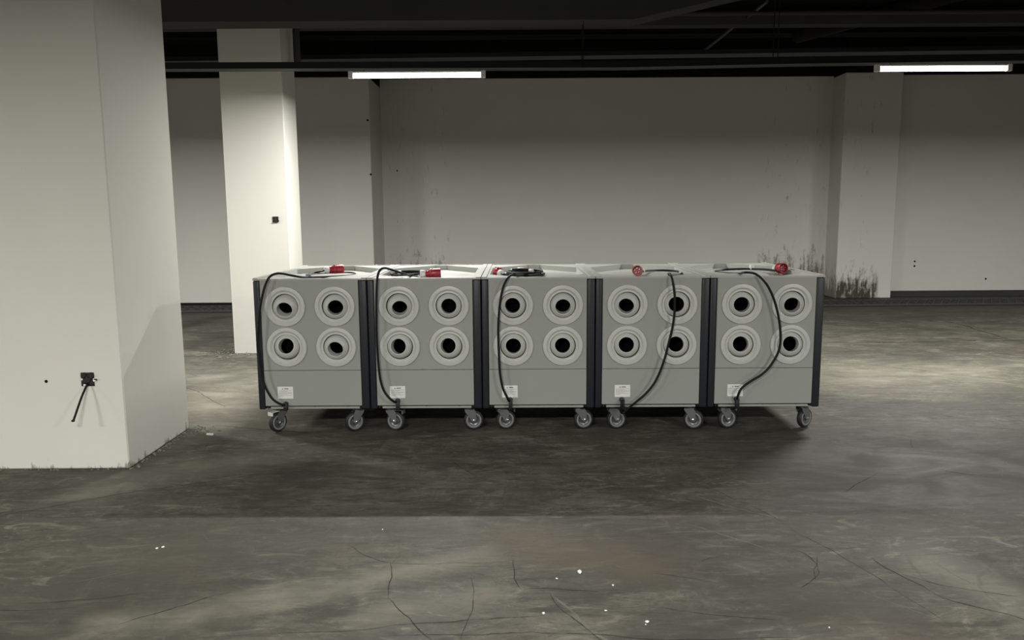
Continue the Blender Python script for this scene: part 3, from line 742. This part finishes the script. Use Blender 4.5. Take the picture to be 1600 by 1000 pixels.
# small extras lying in the top recesses
def extra(i, name, bm, m, label=None):
    o = obj(name, bm, m, CAB[i], 60)
    if label: o['label'] = label
extra(0, 'cable_clip', bx(-.075, -.045, -.37, -.35, .945, .962, bev=.003), MT['greyring'])
def loop(cx, cy, rx_, ry_, z, turns, dz=.004):
    return [Vector((cx + rx_*cos(t), cy + ry_*sin(t), z + dz*t/6.28)) for t in [k*2*pi/24 for k in range(int(24*turns)+1)]]
extra(2, 'coiled_cable', tube(bmesh.new(), loop(-.075, -.09, .115, .14, .932, 2.4, .009), .0063, 8), MT['cable'])
extra(1, 'coiled_cable', tube(bmesh.new(), loop(-.17, .00, .11, .16, .928, 1.4, .008), .0063, 8), MT['cable'])
for x, y, sz in ((-.15, .05, .014), (-.10, .10, .018), (-.03, .02, .014), (-.02, -.20, .012)):
    bm = bmesh.new(); box(bm, x-sz, x+sz, y-sz, y+sz, .937, .937+sz*1.3, bev=.004, mat=Matrix.Translation((x, y, 0)) @ Matrix.Rotation(.5, 4, 'Z') @ Matrix.Translation((-x, -y, 0)))
    extra(2, 'cable_tie', bm, MT['white'])
bm = bmesh.new(); box(bm, .115, .140, .165, .200, .930, .962, bev=.003); extra(4, 'cable_tie', bm, MT['white'])
bm = bmesh.new(); box(bm, -.243, -.222, .02, .05, .922, .948, bev=.004); extra(1, 'cable_tie', bm, MT['white'])
bm = bmesh.new(); box(bm, .020, .030, -.105, -.088, .935, .955, bev=.002); extra(3, 'cable_tie', bm, MT['white'])

# ================================================================ WALL BOXES AND LITTER
jb = thing('junction_box', 'open black junction box on the thick left column with a cut cable hanging out', 'electrical box', (-2.212, 3.985, .485))
bm = bmesh.new()
box(bm, -.034, .034, -.004, .0, -.036, .036, bev=.001)
for cx, cz, r in ((-.017, .020, .017), (.018, .020, .017), (0, 0, .022)):
    lathe(bm, [(0, .012), (r*.8, .012), (r, .006), (r, 0)], Matrix.Translation((cx, 0, cz)) @ Matrix.Rotation(pi/2, 4, 'X'), 16)
box(bm, -.032, -.010, -.009, 0, -.034, -.006, bev=.003); box(bm, .010, .032, -.008, 0, -.030, -.004, bev=.003)
obj('box_body', bm, MT['rust'], jb)
bm = bmesh.new(); box(bm, -.030, -.022, -.012, -.004, -.004, .006, bev=.002); box(bm, -.020, -.006, -.014, -.006, -.034, -.024, bev=.003)
box(bm, .030, .044, -.008, -.001, -.012, .006, bev=.002)
obj('plaster_crumb', bm, MT['chip'], jb)
bm = bmesh.new(); tube(bm, [Vector((.036, -.006, .002)), Vector((.050, -.008, -.002))], .004, 8); obj('screw', bm, MT['rust'], jb)
bm = bmesh.new(); tube(bm, spline([(.004, -.010, -.020), (.001, -.030, -.040), (-.006, -.055, -.075), (-.016, -.085, -.13), (-.026, -.110, -.182), (-.030, -.115, -.195)]), .0055, 8)
box(bm, -.036, -.022, -.121, -.109, -.196, -.186, bev=.002)
obj('hanging_cable', bm, MT['cable'], jb)

jc = thing('junction_box', 'small dark open junction box high on the rear white column', 'electrical box', (-2.205, 7.365, 1.276))
bm = bmesh.new(); box(bm, -.030, .026, -.004, 0, -.026, .028, bev=.002)
box(bm, -.026, .022, -.010, 0, .014, .028, bev=.003); box(bm, -.030, .018, -.010, 0, -.028, -.016, bev=.003); box(bm, -.012, .006, -.012, 0, -.020, .020, bev=.003)
obj('box_body', bm, MT['rust'], jc)
bm = bmesh.new(); box(bm, .022, .034, -.008, 0, -.012, .006, bev=.003, mat=Matrix.Rotation(.4, 4, 'Y')); obj('torn_flap', bm, MT['rust'], jc)

def lump(bm, x, y, z, s, rr, flat=.6):
    r = bmesh.ops.create_icosphere(bm, subdivisions=1, radius=s)
    ax, ay = rr.uniform(.6, 1.5), rr.uniform(.6, 1.4); an = rr.uniform(0, 3)
    for v in r['verts']:
        v.co *= rr.uniform(.7, 1.15); v.co = Vector((v.co.x*ax, v.co.y*ay, v.co.z*flat))
    bmesh.ops.transform(bm, matrix=Matrix.Translation((x, y, z + s*flat*.55)) @ Matrix.Rotation(an, 4, 'Z'), verts=r['verts'])
rr = random.Random(9)
bm = bmesh.new()
for k in range(150):
    t = rr.random()**.8; y = 3.96 + t*.85; x = -2.03 + abs(rr.gauss(0, .022)) + .006
    if rr.random() < .35: y = 4.72 + rr.gauss(0, .05); x = -2.0 + abs(rr.gauss(0, .07))
    lump(bm, x, y, 0, rr.uniform(.002, .009), rr)
tag(obj('rubble', bm, MT['crumb']), 'crumbled plaster rubble along the foot of the thick left column', 'rubble', kind='stuff')
bm = bmesh.new()
for k in range(110):
    if k < 60: x = rr.uniform(-2.70, -2.05); y = 7.35 - abs(rr.gauss(0, .035))
    else: x = -2.75 + rr.gauss(0, .12); y = 7.42 + rr.gauss(0, .16)
    if -2.67 < x < -2.07 and y > 7.355: continue
    lump(bm, x, y, 0, rr.uniform(.004, .014), rr)
tag(obj('rubble', bm, MT['crumb']), 'plaster rubble around the foot of the rear white column', 'rubble', kind='stuff')
bm = bmesh.new()
for k in range(60):
    x = -3.2 + rr.random()*1.16; y = 3.98 - abs(rr.gauss(0, .010)); lump(bm, x, y, 0, rr.uniform(.002, .006), rr)
tag(obj('rubble', bm, MT['crumb']), 'thin line of plaster crumbs in front of the thick left column', 'rubble', kind='stuff')

CHIPS = [
 (-1.842, 4.607, .014, 'long', 'white stub lying on the floor beside the foot of the thick left column'),
 (-1.437, 2.987, .007, 'flat', 'white chip on the empty floor at the lower left, left one of a close pair'),
 (-1.417, 3.0, .007, 'flat', 'white chip on the empty floor at the lower left, right one of a close pair'),
 (-.556, 3.162, .005, 'flat', 'tiny white chip on the floor left of centre near the shadow edge'),
 (.247, 2.755, .011, 'flat', 'curled white flake on the floor, the topmost chip right of centre'),
 (.158, 2.704, .005, 'flat', 'small white chip just left of and below the curled flake'),
 (.357, 2.65, .005, 'flat', 'small round white chip right of and below the curled flake'),
 (.099, 2.455, .009, 'flat', 'greyish flat chip near the bottom edge, right of centre'),
 (.436, 2.397, .006, 'flat', 'bright white crumb, the largest of a cluster near the bottom edge'),
 (.429, 2.38, .004, 'flat', 'bright white crumb, lower one of the cluster near the bottom edge'),
 (.310, 2.47, .004, 'flat', 'tiny crumb above and left of the bright cluster near the bottom edge'),
 (1.016, 2.353, .005, 'flat', 'white chip near the bottom edge, far right of the bright cluster'),
]
for x, y, s, kd, lab in CHIPS:
    bm = bmesh.new()
    if kd == 'long':
        box(bm, -.022, .022, -.007, .007, 0, .012, bev=.003)
        bmesh.ops.transform(bm, matrix=Matrix.Translation((x, y, 0)) @ Matrix.Rotation(-.2, 4, 'Z'), verts=bm.verts)
    else: lump(bm, x, y, 0, s, rr, .5)
    tag(obj('paint_chip', bm, MT['chip']), lab, 'debris', 'white litter on the floor')
